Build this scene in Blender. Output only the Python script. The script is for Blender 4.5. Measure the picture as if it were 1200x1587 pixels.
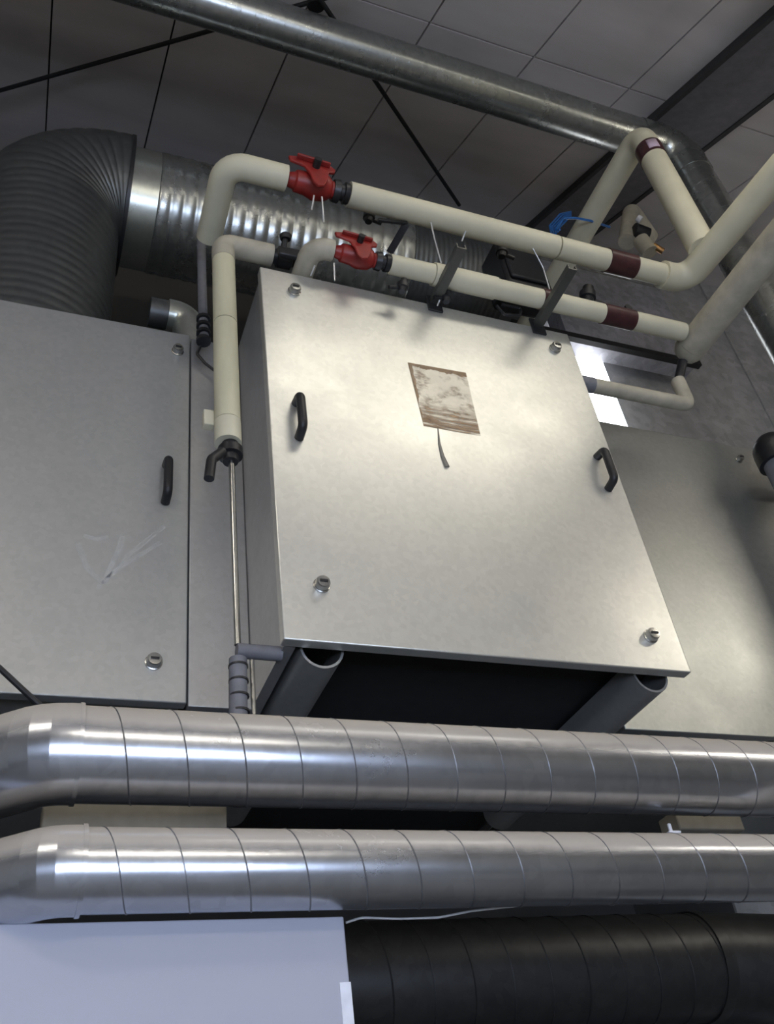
import bpy, bmesh, math, random
from mathutils import Vector, Matrix
random.seed(4)
for o in list(bpy.data.objects): bpy.data.objects.remove(o, do_unlink=True)
sc = bpy.context.scene
C = sc.collection
EYE = 1.5                       # camera height above the floor; coordinates below are relative to the eye
# ------------------------------------------------------------------ camera
FPX = 1461.0
d1 = Vector((-290, -1831, 1461)).normalized()      # world up, in camera (x right, y down, z forward)
d2 = Vector((3971, 537, 1461)); d2 = (d2 - d1*d2.dot(d1)).normalized()   # world X
d3 = d1.cross(d2).normalized()                     # world Y (into the room)
if d3.z < 0: d3 = -d3
def cam2world(v): return Vector((v.dot(d2), v.dot(d3), v.dot(d1)))
cam = bpy.data.cameras.new('camera'); co = bpy.data.objects.new('camera', cam); C.objects.link(co)
cam.sensor_fit = 'VERTICAL'; cam.sensor_height = 36; cam.lens = 36*FPX/1587
cam.clip_start = 0.02; cam.clip_end = 60
r_, u_, b_ = cam2world(Vector((1,0,0))), cam2world(Vector((0,-1,0))), cam2world(Vector((0,0,-1)))
M4 = Matrix(((r_.x,u_.x,b_.x,0),(r_.y,u_.y,b_.y,0),(r_.z,u_.z,b_.z,EYE),(0,0,0,1)))
co.matrix_world = M4
sc.camera = co
# ------------------------------------------------------------------ world, exposure
sc.view_settings.view_transform = 'Standard'; sc.view_settings.look = 'None'
sc.view_settings.gamma = 1; sc.view_settings.use_curve_mapping = False
sc.view_settings.exposure = 0.48
w = bpy.data.worlds.new('world'); sc.world = w; w.use_nodes = True
w.node_tree.nodes['Background'].inputs[0].default_value = (0.75, 0.8, 0.9, 1)
w.node_tree.nodes['Background'].inputs[1].default_value = 0.15
FILL_LAMP = 20.0; NEAR_LAMP = 5.5; LAMPCOL = (1.0, 0.94, 0.80)
WIN = 8.0; WINCOL = (0.62, 0.74, 1.0)
STRIP = 3.5
# ------------------------------------------------------------------ pixel helpers (a view ray met with a plane of the room)
def ray(px, py): return cam2world(Vector((px-600, py-793.5, FPX)))
def onY(px, py, Y): d = ray(px,py); return d*(Y/d.y)
def onX(px, py, X): d = ray(px,py); return d*(X/d.x)
def onZ(px, py, Z): d = ray(px,py); return d*(Z/d.z)
CN = Vector((0,-.4894,.872)); CH = 2.4             # ceiling plane: CN . p = CH
def onC(px, py, h=CH): d = ray(px,py); return d*(h/d.dot(CN))
def cz(y, h=CH): return (h + .4894*y)/.872
# ------------------------------------------------------------------ materials
def newmat(name):
    m = bpy.data.materials.new(name); m.use_nodes = True
    nt = m.node_tree; return m, nt, nt.nodes['Principled BSDF']
def plain(name, col, rough=.5, metal=0, var=.12, scale=30, bump=0, stretch=(1,1,1)):
    m, nt, p = newmat(name); N = nt.nodes; L = nt.links
    tc = N.new('ShaderNodeTexCoord'); mp = N.new('ShaderNodeMapping'); mp.inputs['Scale'].default_value = stretch
    no = N.new('ShaderNodeTexNoise'); no.inputs['Scale'].default_value = scale; no.inputs['Detail'].default_value = 5
    cr = N.new('ShaderNodeValToRGB')
    cr.color_ramp.elements[0].position = .3; cr.color_ramp.elements[1].position = .7
    cr.color_ramp.elements[0].color = (*[c*(1-var) for c in col],1); cr.color_ramp.elements[1].color = (*[min(1,c*(1+var)) for c in col],1)
    L.new(tc.outputs['Object'], mp.inputs[0]); L.new(mp.outputs[0], no.inputs['Vector']); L.new(no.outputs['Fac'], cr.inputs[0]); L.new(cr.outputs[0], p.inputs['Base Color'])
    p.inputs['Roughness'].default_value = rough; p.inputs['Metallic'].default_value = metal
    if bump:
        b = N.new('ShaderNodeBump'); b.inputs['Strength'].default_value = bump; b.inputs['Distance'].default_value = .005
        L.new(no.outputs['Fac'], b.inputs['Height']); L.new(b.outputs[0], p.inputs['Normal'])
    return m
def galv(name, col, rough=.38, metal=.85, spangle=70, amt=.1, smudge=.12, bump=.05):
    m, nt, p = newmat(name); N = nt.nodes; L = nt.links
    tc = N.new('ShaderNodeTexCoord')
    vo = N.new('ShaderNodeTexVoronoi'); vo.inputs['Scale'].default_value = spangle
    no = N.new('ShaderNodeTexNoise'); no.inputs['Scale'].default_value = 3.5; no.inputs['Detail'].default_value = 8; no.inputs['Roughness'].default_value = .65
    L.new(tc.outputs['Object'], vo.inputs['Vector']); L.new(tc.outputs['Object'], no.inputs['Vector'])
    bw = N.new('ShaderNodeRGBToBW'); L.new(vo.outputs['Color'], bw.inputs[0])
    m1 = N.new('ShaderNodeMapRange'); m1.inputs['To Min'].default_value = 1-amt; m1.inputs['To Max'].default_value = 1+amt; L.new(bw.outputs[0], m1.inputs[0])
    m2 = N.new('ShaderNodeMapRange'); m2.inputs['From Min'].default_value=.3; m2.inputs['From Max'].default_value=.7; m2.inputs['To Min'].default_value = 1-smudge; m2.inputs['To Max'].default_value = 1+smudge*.6; L.new(no.outputs['Fac'], m2.inputs[0])
    mu = N.new('ShaderNodeMath'); mu.operation='MULTIPLY'; L.new(m1.outputs[0], mu.inputs[0]); L.new(m2.outputs[0], mu.inputs[1])
    vm = N.new('ShaderNodeVectorMath'); vm.operation='SCALE'; vm.inputs[0].default_value = col; L.new(mu.outputs[0], vm.inputs['Scale']); L.new(vm.outputs[0], p.inputs['Base Color'])
    m3 = N.new('ShaderNodeMapRange'); m3.inputs['From Min'].default_value=.3; m3.inputs['From Max'].default_value=.7; m3.inputs['To Min'].default_value = rough+.06; m3.inputs['To Max'].default_value = rough-.05; L.new(no.outputs['Fac'], m3.inputs[0]); L.new(m3.outputs[0], p.inputs['Roughness'])
    p.inputs['Metallic'].default_value = metal
    if bump:
        b = N.new('ShaderNodeBump'); b.inputs['Strength'].default_value = bump; b.inputs['Distance'].default_value = .01
        L.new(no.outputs['Fac'], b.inputs['Height']); L.new(b.outputs[0], p.inputs['Normal'])
    return m
def emit(name, col, s):
    m, nt, p = newmat(name)
    p.inputs['Base Color'].default_value = (.8,.8,.8,1); p.inputs['Emission Color'].default_value = (*col,1); p.inputs['Emission Strength'].default_value = s
    return m
M = {}
M['door'] = galv('door_galvanised', (.69,.685,.64), .36, .72, 90, .05, .07)
M['case'] = galv('case_galvanised', (.46,.465,.455), .42, .68, 90, .05, .08)
M['case_right'] = galv('right_case_galvanised', (.42,.43,.41), .38, .85, 90, .05, .08)
M['strip'] = galv('strip_galvanised', (.50,.50,.50), .42, .75, 90, .05, .08)
M['duct'] = galv('spiral_galvanised', (.50,.515,.55), .24, .95, 55, .08, .10, .03)
M['duct_old'] = galv('old_spiral_galvanised', (.42,.43,.41), .27, .9, 60, .12, .16, .0)
M['duct_dull'] = galv('dull_duct_metal', (.13,.135,.135), .46, .8, 50, .1, .2)
M['duct_shaded'] = galv('shaded_duct_metal', (.05,.05,.05), .42, .7, 50, .15, .25)  # shade on the lower right duct, put into its base colour
M['foil'] = galv('crumpled_sheet_metal', (.46,.46,.50), .45, .5, 35, .2, .3, .5)
M['seam'] = plain('seam_metal', (.22,.22,.23), .45, .8)
M['cream'] = plain('cream_pipe_plastic', (.60,.565,.42), .5, 0, .06, 12)
M['cream_dirty'] = plain('aged_cream_plastic', (.42,.385,.30), .6, 0, .18, 22)
M['cream_new'] = plain('yellowish_foam_sleeve', (.56,.53,.37), .6, 0, .12, 18, 0, (1,1,.2))
M['red'] = plain('red_valve_paint', (.26,.018,.014), .4, 0, .2, 40)
M['black'] = plain('black_plastic', (.012,.012,.014), .45, 0, .2, 40)
M['dark'] = plain('dark_steel', (.035,.035,.037), .4, .5, .2, 30)
M['void'] = plain('underside_shade', (.012,.012,.012), .9, 0, .2, 30)  # near-black colour stands in for the low light under the middle unit
M['rod'] = plain('dark_brace_steel', (.018,.018,.018), .6, .3)
M['steel'] = plain('bright_steel', (.42,.42,.40), .25, .95)
M['bracket'] = plain('grey_strut_steel', (.13,.13,.12), .4, .8)
M['wire'] = plain('pale_wire', (.6,.6,.6), .35, .5)
M['band'] = plain('dark_red_pipe_tape', (.055,.016,.018), .35, 0, .3, 40)
M['white'] = plain('white_plastic', (.75,.75,.78), .5)
M['purple'] = plain('mauve_label', (.55,.42,.52), .5)
M['blue'] = plain('blue_cable_plastic', (.015,.12,.38), .4)
M['brass'] = plain('brass', (.45,.25,.10), .35, .8)
M['grey_pipe'] = plain('grey_pipe_foam', (.17,.17,.19), .6, 0, .15, 40)
M['board'] = plain('lavender_board_paint', (.42,.43,.50), .5, 0, .015, 3)
M['board_edge'] = plain('white_edge_tape', (.8,.82,.9), .5)
M['beige'] = plain('beige_plastic_trunking', (.26,.24,.20), .6)
M['ceiling'] = plain('ceiling_board', (.62,.575,.56), .8, 0, .09, 1.6, .1, (1,4,4))
M['joint'] = plain('ceiling_joint_dark', (.05,.048,.048), .8)
M['beam'] = plain('beam_dark_paint', (.17,.16,.17), .7)
M['wall'] = plain('plaster_grey', (.42,.41,.39), .85, 0, .1, 3)
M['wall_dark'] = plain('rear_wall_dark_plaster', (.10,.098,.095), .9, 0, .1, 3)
M['wallmetal'] = galv('wall_sheet_metal', (.46,.46,.46), .5, .3, 28, .16, .3, .2)
M['floor'] = plain('concrete_floor', (.25,.245,.235), .7, 0, .15, 4)
M['lamp'] = emit('fill_lamp_glow', LAMPCOL, FILL_LAMP)  # glow of the added fill lamps
M['lamp_near'] = emit('near_lamp_glow', LAMPCOL, NEAR_LAMP)
M['pane'] = emit('daylight_pane', WINCOL, WIN)
M['strip_glow'] = emit('strip_lamp_glow', (.93,.95,1.0), STRIP)
M['frame'] = plain('window_frame_paint', (.55,.56,.57), .5)
M['duct_band'] = galv('collar_metal', (.56,.58,.52), .3, .9, 60, .05, .1)

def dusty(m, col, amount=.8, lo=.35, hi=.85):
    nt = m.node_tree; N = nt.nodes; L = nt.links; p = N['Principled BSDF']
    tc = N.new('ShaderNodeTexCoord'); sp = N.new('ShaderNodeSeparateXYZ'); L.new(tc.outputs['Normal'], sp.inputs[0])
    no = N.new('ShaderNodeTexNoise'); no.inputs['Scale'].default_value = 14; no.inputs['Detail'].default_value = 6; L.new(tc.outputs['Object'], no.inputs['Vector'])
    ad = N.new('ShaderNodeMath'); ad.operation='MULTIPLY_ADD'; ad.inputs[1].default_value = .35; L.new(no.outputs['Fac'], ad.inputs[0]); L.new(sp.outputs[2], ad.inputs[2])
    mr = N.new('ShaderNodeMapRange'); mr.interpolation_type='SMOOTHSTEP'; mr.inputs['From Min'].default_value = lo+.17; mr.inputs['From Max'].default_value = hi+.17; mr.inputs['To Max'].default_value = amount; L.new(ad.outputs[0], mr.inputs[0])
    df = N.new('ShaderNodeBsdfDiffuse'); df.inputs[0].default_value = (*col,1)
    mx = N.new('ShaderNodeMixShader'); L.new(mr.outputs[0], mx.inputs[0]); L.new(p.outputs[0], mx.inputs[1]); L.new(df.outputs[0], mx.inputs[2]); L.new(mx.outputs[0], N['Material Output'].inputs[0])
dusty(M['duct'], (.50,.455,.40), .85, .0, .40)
# ------------------------------------------------------------------ mesh helpers
def link_mesh(name, bm, mat, parent=None, bevel=0, sharp=35):
    """bm is in eye-relative world coordinates; parent roots sit unrotated at their location"""
    off = Vector((0,0,EYE))
    me = bpy.data.meshes.new(name)
    bmesh.ops.recalc_face_normals(bm, faces=bm.faces)
    o = bpy.data.objects.new(name, me); C.objects.link(o)
    if parent is None:
        c = Vector((0,0,0)); n = 0
        xs = [v.co for v in bm.verts]
        org = Vector(((min(v.x for v in xs)+max(v.x for v in xs))/2, (min(v.y for v in xs)+max(v.y for v in xs))/2, min(v.z for v in xs)))
        o.location = org + off
        for v in bm.verts: v.co -= org
    else:
        o.parent = parent
        W = Vector((0,0,0)); p = parent
        while p is not None: W += p.location; p = p.parent
        for v in bm.verts: v.co += off - W
    bm.to_mesh(me); bm.free()
    me.materials.append(mat)
    for f in me.polygons: f.use_smooth = True
    me.set_sharp_from_angle(angle=math.radians(sharp))
    if bevel:
        b = o.modifiers.new('bevel','BEVEL'); b.width = bevel; b.segments = 2; b.limit_method='ANGLE'; b.angle_limit = math.radians(40)
    return o
def tag(o, label=None, cat=None, group=None, kind=None):
    if label: o['label'] = label
    if cat: o['category'] = cat
    if group: o['group'] = group
    if kind: o['kind'] = kind
    return o
def thing(name, loc, label, cat, group=None):
    o = bpy.data.objects.new(name, None); C.objects.link(o); o.location = Vector(loc)+Vector((0,0,EYE)); o.empty_display_size = .05
    return tag(o, label, cat, group)
def boxm(bm, a, b):
    x0,y0,z0 = a; x1,y1,z1 = b
    v = [bm.verts.new(p) for p in ((x0,y0,z0),(x1,y0,z0),(x1,y1,z0),(x0,y1,z0),(x0,y0,z1),(x1,y0,z1),(x1,y1,z1),(x0,y1,z1))]
    for f in ((0,3,2,1),(4,5,6,7),(0,1,5,4),(1,2,6,5),(2,3,7,6),(3,0,4,7)): bm.faces.new([v[i] for i in f])
    return bm
def box(a, b): return boxm(bmesh.new(), a, b)
def prism(bm, pts, d):
    n = len(pts); A = [bm.verts.new(Vector(p)) for p in pts]; B = [bm.verts.new(Vector(p)+Vector(d)) for p in pts]
    bm.faces.new(A); bm.faces.new(B[::-1])
    for i in range(n): bm.faces.new((A[i],A[(i+1)%n],B[(i+1)%n],B[i]))
    return bm
def bar(bm, a, b, w, t, up=(0,0,1)):
    a = Vector(a); b = Vector(b); d = (b-a).normalized(); s = d.cross(Vector(up))
    if s.length < 1e-4: s = d.cross(Vector((0,1,0)))
    s.normalize(); u = s.cross(d)
    return prism(bm, [a+s*w/2+u*t/2, a-s*w/2+u*t/2, a-s*w/2-u*t/2, a+s*w/2-u*t/2], b-a)
def path(pts, fillet=0, step=.02):
    """polyline with rounded corners, resampled"""
    P = [Vector(p) for p in pts]; out = [P[0]]
    for i in range(1, len(P)-1):
        a, b, c = P[i-1], P[i], P[i+1]; u = (a-b); v = (c-b)
        f = fillet[i-1] if isinstance(fillet,(list,tuple)) else fillet
        ang = u.angle(v)
        if f <= 0 or ang > 3.1: out.append(b); continue
        t = min(f/math.tan(ang/2), u.length*.98, v.length*.98); f2 = t*math.tan(ang/2)
        un, vn = u.normalized(), v.normalized()
        s = b+un*t; e = b+vn*t
        cen = b + (un+vn).normalized()*(f2/math.sin(ang/2))
        n = max(5, int((math.pi-ang)*f2/step*1.2)+3)
        r0 = s-cen; r1 = e-cen; th = r0.angle(r1)
        for k in range(n+1):
            q = k/n; out.append(cen + (r0*math.sin((1-q)*th)+r1*math.sin(q*th))/math.sin(th))
    out.append(P[-1])
    return out
def resample(P, step):
    out = [P[0]]
    for a, b in zip(P, P[1:]):
        n = max(1, round((b-a).length/step))
        for k in range(1, n+1): out.append(a.lerp(b, k/n))
    return out
def sweep(bm, P, rad, seg=24, cap=True, hollow=0):
    """rad: number or function(length_along, index)"""
    n = len(P); T = []
    for i in range(n):
        t = (P[min(i+1,n-1)]-P[max(i-1,0)]); T.append(t.normalized())
    ref = Vector((0,0,1)) if abs(T[0].z) < .9 else Vector((0,1,0))
    s = T[0].cross(ref).normalized(); L = 0; rings = []
    for i in range(n):
        if i: L += (P[i]-P[i-1]).length
        s = (s - T[i]*s.dot(T[i])).normalized(); u = T[i].cross(s)
        r = rad(L) if callable(rad) else rad
        rings.append([bm.verts.new(P[i]+(s*math.cos(2*math.pi*k/seg)+u*math.sin(2*math.pi*k/seg))*r) for k in range(seg)])
    for a, b in zip(rings, rings[1:]):
        for k in range(seg): bm.faces.new((a[k],a[(k+1)%seg],b[(k+1)%seg],b[k]))
    if cap: bm.faces.new(rings[0][::-1]); bm.faces.new(rings[-1])
    return bm
def tube(pts, r, fillet=0, seg=24, cap=True, step=.02): return sweep(bmesh.new(), path(pts, fillet, step), r, seg, cap)
def addtube(bm, pts, r, fillet=0, seg=16): return sweep(bm, path(pts, fillet), r, seg)
def helix(a, b, R, pitch, r=.0016, phase=0, seg=26):
    a = Vector(a); b = Vector(b); d = (b-a); L = d.length; t = d.normalized()
    s = t.cross(Vector((0,0,1)) if abs(t.z)<.9 else Vector((0,1,0))).normalized(); u = t.cross(s)
    n = int(L/pitch*seg); P = []
    for i in range(n+1):
        th = 2*math.pi*i/seg+phase; P.append(a+t*(L*i/n)+(s*math.cos(th)+u*math.sin(th))*R)
    return sweep(bmesh.new(), P, r, 5)
def ring(bm, c, axis, R, w, seg=28):
    c = Vector(c); ax = Vector(axis).normalized()
    return sweep(bm, [c-ax*w/2, c-ax*w*.35, c+ax*w*.35, c+ax*w/2], R, seg)
def lathe(bm, c, axis, prof, seg=20):
    """prof: list of (distance along axis, radius)"""
    c = Vector(c); ax = Vector(axis).normalized()
    s = ax.cross(Vector((0,0,1)) if abs(ax.z)<.9 else Vector((0,1,0))).normalized(); u = ax.cross(s)
    R = [[bm.verts.new(c+ax*d+(s*math.cos(2*math.pi*k/seg)+u*math.sin(2*math.pi*k/seg))*max(r,1e-4)) for k in range(seg)] for d, r in prof]
    for a, b in zip(R, R[1:]):
        for k in range(seg): bm.faces.new((a[k],a[(k+1)%seg],b[(k+1)%seg],b[k]))
    bm.faces.new(R[0][::-1]); bm.faces.new(R[-1])
    return bm

# ================================================================== STRUCTURE
X0, X1, Y0, Y1 = -3.2, 4.6, -2.2, 2.85
F = -EYE
def struct(name, bm, mat, bevel=0): return tag(link_mesh(name, bm, mat, None, bevel), kind='structure')
struct('floor', box((X0,Y0,F-.1),(X1,Y1,F)), M['floor'])
# ceiling: sloping boards with dark joints
jx = [onC(75,120).x, onC(254,140).x, onC(420,145).x, onC(565,205).x, onC(718,225).x, onC(846,262).x]
pitch = (jx[5]-jx[0])/5
jy = [onC(560,0).y]
print('joints', [round(v,3) for v in jx], 'pitch', pitch, 'row', jy, onC(1030,160))
xs = [jx[0]+pitch*k for k in range(-8, 14)]; xs = [X0]+[x for x in xs if X0+.1 < x < X1-.1]+[X1]
rows = [Y0, jy[0]-2.4, jy[0]-1.2, jy[0], Y1]; rows = [Y0]+[y for y in rows[1:-1] if y > Y0+.1]+[Y1]
bm = bmesh.new(); g = .0035
for a, b in zip(xs, xs[1:]):
    for c, d in zip(rows, rows[1:]):
        a2, b2, c2, d2_ = a+g, b-g, c+g, d-g
        prism(bm, [(a2,c2,cz(c2)),(b2,c2,cz(c2)),(b2,d2_,cz(d2_)),(a2,d2_,cz(d2_))], CN*.03)
struct('ceiling', bm, M['ceiling'])
struct('roof_deck', prism(bmesh.new(), [(X0,Y0,cz(Y0)+.02),(X1,Y0,cz(Y0)+.02),(X1,Y1,cz(Y1)+.02),(X0,Y1,cz(Y1)+.02)], CN*.08), M['joint'])
bxL = (onC(1200,5).x+onC(1012,193).x)/2; bxR = (onC(1200,125).x+onC(1095,222).x)/2
print('beam', bxL, bxR, onC(1200,5), onC(1012,193), onC(1200,125), onC(1095,222))
def rafter(xa, xb, drop, name, mat):
    struct(name, prism(bmesh.new(), [(xa,Y0,cz(Y0)),(xb,Y0,cz(Y0)),(xb,Y1,cz(Y1)),(xa,Y1,cz(Y1))], -CN*drop), mat)
rafter(bxL, bxR, .03, 'trim_2', M['beam'])
rafter(bxL-.022, bxL-.002, .034, 'trim_3', M['joint'])
rafter(bxR+.002, bxR+.024, .034, 'trim_4', M['joint'])
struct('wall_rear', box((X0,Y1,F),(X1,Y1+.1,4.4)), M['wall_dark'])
struct('wall_left', box((X0-.1,Y0,F),(X0,Y1,4.4)), M['wall'])
struct('wall_right', box((X1,Y0,F),(X1+.1,Y1,4.4)), M['wall'])
# window wall behind the viewer, with a real opening
WX0, WX1, WZ0, WZ1 = -1.5, 1.3, -.8, .15
bm = bmesh.new(); T = cz(Y0)+.05
boxm(bm,(X0,Y0-.1,F),(WX0,Y0,T)); boxm(bm,(WX1,Y0-.1,F),(X1,Y0,T)); boxm(bm,(WX0,Y0-.1,F),(WX1,Y0,WZ0)); boxm(bm,(WX0,Y0-.1,WZ1),(WX1,Y0,T))
struct('wall_window', bm, M['wall'])
win = struct('window_1', box((WX0,Y0-.06,WZ0),(WX1,Y0-.045,WZ1)), M['pane'])
bm = bmesh.new()
for x in (WX0, WX0+(WX1-WX0)/3, WX0+(WX1-WX0)*2/3, WX1): boxm(bm,(x-.02,Y0-.045,WZ0),(x+.02,Y0-.005,WZ1))
for z in (WZ0, WZ1): boxm(bm,(WX0,Y0-.045,z-.02),(WX1,Y0-.004,z+.02))
link_mesh('window_frame', bm, M['frame'], win)
# sheet metal cladding on the rear wall at the right with vertical lapped seam
YC = 2.36
sx = (onY(1130,540,YC).x + onY(1200,640,YC).x)/2
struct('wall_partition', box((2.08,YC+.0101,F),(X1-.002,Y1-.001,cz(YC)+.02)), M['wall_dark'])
struct('wall_cladding', box((2.08,YC-.002,F),(sx,YC+.01,cz(YC)+.02)), M['wallmetal'], .002)
struct('wall_cladding', box((sx-.02,YC-.012,F),(X1-.002,YC-.002,cz(YC)+.02)), M['wallmetal'], .002)

# ================================================================== CABINETS
D, D2 = 1.40, 1.66
a = onY(403,413,D); b = onY(1072,1042,D); c_ = onY(880,518,D); e_ = onY(440,990,D)
BX0, BX1 = (a.x+e_.x)/2, (b.x+c_.x)/2; ZT, ZB = (a.z+c_.z)/2, (b.z+e_.z)/2
print('box', BX0, BX1, ZT, ZB, a, b, c_, e_)
def knob(px, py, Y, parent, s=1.0):
    p = onY(px, py, Y); r = .0145*s
    bm = lathe(bmesh.new(), p, (0,-1,0), [(0,r*1.15),(.003,r*1.15),(.004,r),(.014,r),(.018,r*.85),(.0185,r*.45)], 24)
    k = link_mesh('latch', bm, M['steel'], parent)
    bm = boxm(bmesh.new(), (p.x-r*.55, p.y-.0205, p.z-.0022), (p.x+r*.55, p.y-.017, p.z+.0022))
    link_mesh('slot', bm, M['dark'], k)
def handle(px, py, Y, parent, h=.105, w=.022):
    p = onY(px, py, Y)
    bm = addtube(bmesh.new(), [(p.x,p.y,p.z+h/2),(p.x,p.y-.034,p.z+h/2-.006),(p.x,p.y-.034,p.z-h/2+.006),(p.x,p.y,p.z-h/2)], .0105, .014, 14)
    k = link_mesh('handle', bm, M['black'], parent); 
    return k
# --- middle unit
u = thing('air_handling_unit', ((BX0+BX1)/2, D+.4, ZB), 'protruding galvanised air handling unit with large pale door, centre of the plant', 'air handling unit')
bm = box((BX0+.012, D+.03, ZB+.075),(BX1-.012, 2.5, ZT-.002))
link_mesh('body', bm, M['case'], u, .002)
# side skirts and the open bottom frame
bm = bmesh.new(); xl = BX0+.008
prism(bm, [(xl,D+.03,ZB+.002),(xl+.022,D+.03,ZB+.002),(xl+.022,D+.03,ZB+.005),(xl+.0035,D+.03,ZB+.005),(xl+.0035,D+.03,ZT-.004),(xl,D+.03,ZT-.004)], (0,1.05,0))
link_mesh('side_skirt', bm, M['strip'], u)
link_mesh('side_skirt', box((BX1-.0115,D+.03,ZB+.04),(BX1-.008,2.45,ZT-.004)), M['strip'], u)
link_mesh('shaded_underside', box((BX0+.014,D+.034,ZB+.06),(BX1-.014,2.45,ZB+.0745)), M['void'], u)  # underside panel coloured as if in deep shade
dr = link_mesh('door', box((BX0,D,ZB),(BX1,D+.026,ZT)), M['door'], u, .0025)
for px, py in ((456,452),(860,541),(498,908),(1008,987)): knob(px, py, D, dr)
handle(461,652,D,dr); handle(934,733,D,dr)
link_mesh('door_gasket', box((BX0+.006,D+.0262,ZB+.006),(BX1-.006,D+.0298,ZT-.006)), M['black'], u)
# torn label residue (stain with its own shape)
def stain_mat():
    m, nt, p = newmat('brown_glue_residue'); N = nt.nodes; L = nt.links
    tc = N.new('ShaderNodeTexCoord'); sp = N.new('ShaderNodeSeparateXYZ'); L.new(tc.outputs['Generated'], sp.inputs[0])
    def math_(op, a, b=None, c=None):
        n = N.new('ShaderNodeMath'); n.operation = op
        for i, v in enumerate((a,b,c)):
            if v is None: continue
            if isinstance(v,(int,float)): n.inputs[i].default_value = v
            else: L.new(v, n.inputs[i])
        return n.outputs[0]
    def noise(sc3, seed, lo, hi):
        mp = N.new('ShaderNodeMapping'); mp.inputs['Scale'].default_value = sc3; mp.inputs['Location'].default_value = (seed,seed,seed); L.new(tc.outputs['Generated'], mp.inputs[0])
        n = N.new('ShaderNodeTexNoise'); n.inputs['Scale'].default_value = 1; n.inputs['Detail'].default_value = 5; L.new(mp.outputs[0], n.inputs['Vector'])
        r = N.new('ShaderNodeMapRange'); r.inputs['From Min'].default_value = lo; r.inputs['From Max'].default_value = hi; L.new(n.outputs['Fac'], r.inputs[0]); return r.outputs[0]
    ex = math_('ABSOLUTE', math_('SUBTRACT', sp.outputs[0], .5)); ez = math_('ABSOLUTE', math_('SUBTRACT', sp.outputs[2], .5))
    wob = noise((6,6,6), 3, .3, .7)
    edge = math_('GREATER_THAN', math_('ADD', math_('MAXIMUM', sp.outputs[2], math_('SUBTRACT', 1, sp.outputs[0])), math_('MULTIPLY', wob, .07)), .975)
    low = N.new('ShaderNodeMapRange'); low.inputs['From Min'].default_value = .42; low.inputs['From Max'].default_value = .12; L.new(sp.outputs[2], low.inputs[0])
    lines = math_('MULTIPLY', noise((1.5,1,24), 7, .42, .58), low.outputs[0])
    blot = math_('MULTIPLY', noise((3.5,1,6), 11, .52, .64), noise((9,1,22), 5, .35, .6))
    s = math_('MINIMUM', math_('ADD', math_('ADD', math_('MULTIPLY', edge, .5), math_('MULTIPLY', lines, .6)), math_('MULTIPLY', blot, .42)), .75)
    s = math_('ADD', s, .10)
    p.inputs['Base Color'].default_value = (.40,.27,.16,1); p.inputs['Roughness'].default_value = .8
    tr = N.new('ShaderNodeBsdfTransparent'); mx = N.new('ShaderNodeMixShader')
    L.new(s, mx.inputs[0]); L.new(tr.outputs[0], mx.inputs[1]); L.new(p.outputs[0], mx.inputs[2])
    L.new(mx.outputs[0], N['Material Output'].inputs[0]); return m
qs = [onY(632,562,D), onY(722,578,D), onY(745,676,D), onY(657,660,D)]
bm = prism(bmesh.new(), [q+Vector((0,-.0004,0)) for q in qs], (0,-.0006,0))
tag(link_mesh('label_residue', bm, stain_mat(), dr), 'brown glue marks of a torn-off square label')
bm = sweep(bmesh.new(), [onY(679,664,D)+Vector((0,-.0005,0)), onY(681,688,D)+Vector((0,-.0005,0)), onY(686,708,D)+Vector((0,-.0005,0)), onY(693,724,D)+Vector((0,-.0005,0))], lambda L: .0012+L*.04, 8)
link_mesh('drip_stain', bm, M['beige'], dr)
# support rails (half-round troughs) below
def trough(xc, R, y0, y1, ztop, name='support_rail'):
    bm = bmesh.new(); n = 14; prof = []
    for R2, rev in ((R,False),(R-.005,True)):
        q = [(xc-R2, ztop)] + [(xc-R2*math.cos(math.pi*k/n), ztop-.028-R2*math.sin(math.pi*k/n)) for k in range(n+1)] + [(xc+R2, ztop)]
        prof += q[::-1] if rev else q
    prism(bm, [(x,y0,z) for x, z in prof], (0,y1-y0,0))
    return link_mesh(name, bm, M['case'], u)
trough(BX0+.085, .043, D+.04, 2.2, ZB+.04)
trough(BX1-.075, .043, D+.04, 2.2, ZB+.04)
# --- left unit
lx1 = (onY(298,520,D2).x+onY(285,1090,D2).x)/2
zt2 = (onY(298,520,D2).z+onY(20,468,D2).z)/2; zb2 = (onY(285,1090,D2).z+onY(100,1079,D2).z)/2
print('left', lx1, zt2, zb2)
LX0 = -1.0
u2 = thing('air_handling_unit', ((LX0+lx1)/2, D2+.4, zb2), 'grey galvanised unit at the left with scuffed door and single slim handle', 'air handling unit')
link_mesh('body', box((LX0+.01,D2+.03,zb2+.02),(lx1-.004,2.5,zt2-.01)), M['case'], u2, .002)
d = link_mesh('door', box((LX0,D2,zb2),(lx1,D2+.026,zt2)), M['case'], u2, .0025)
knob(275,545,D2,d,.95); knob(238,1027,D2,d,1.05); handle(257,750,D2,d,.11)
link_mesh('door_gasket', box((LX0+.006,D2+.0262,zb2+.006),(lx1-.006,D2+.0298,zt2-.006)), M['black'], u2)
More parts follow.
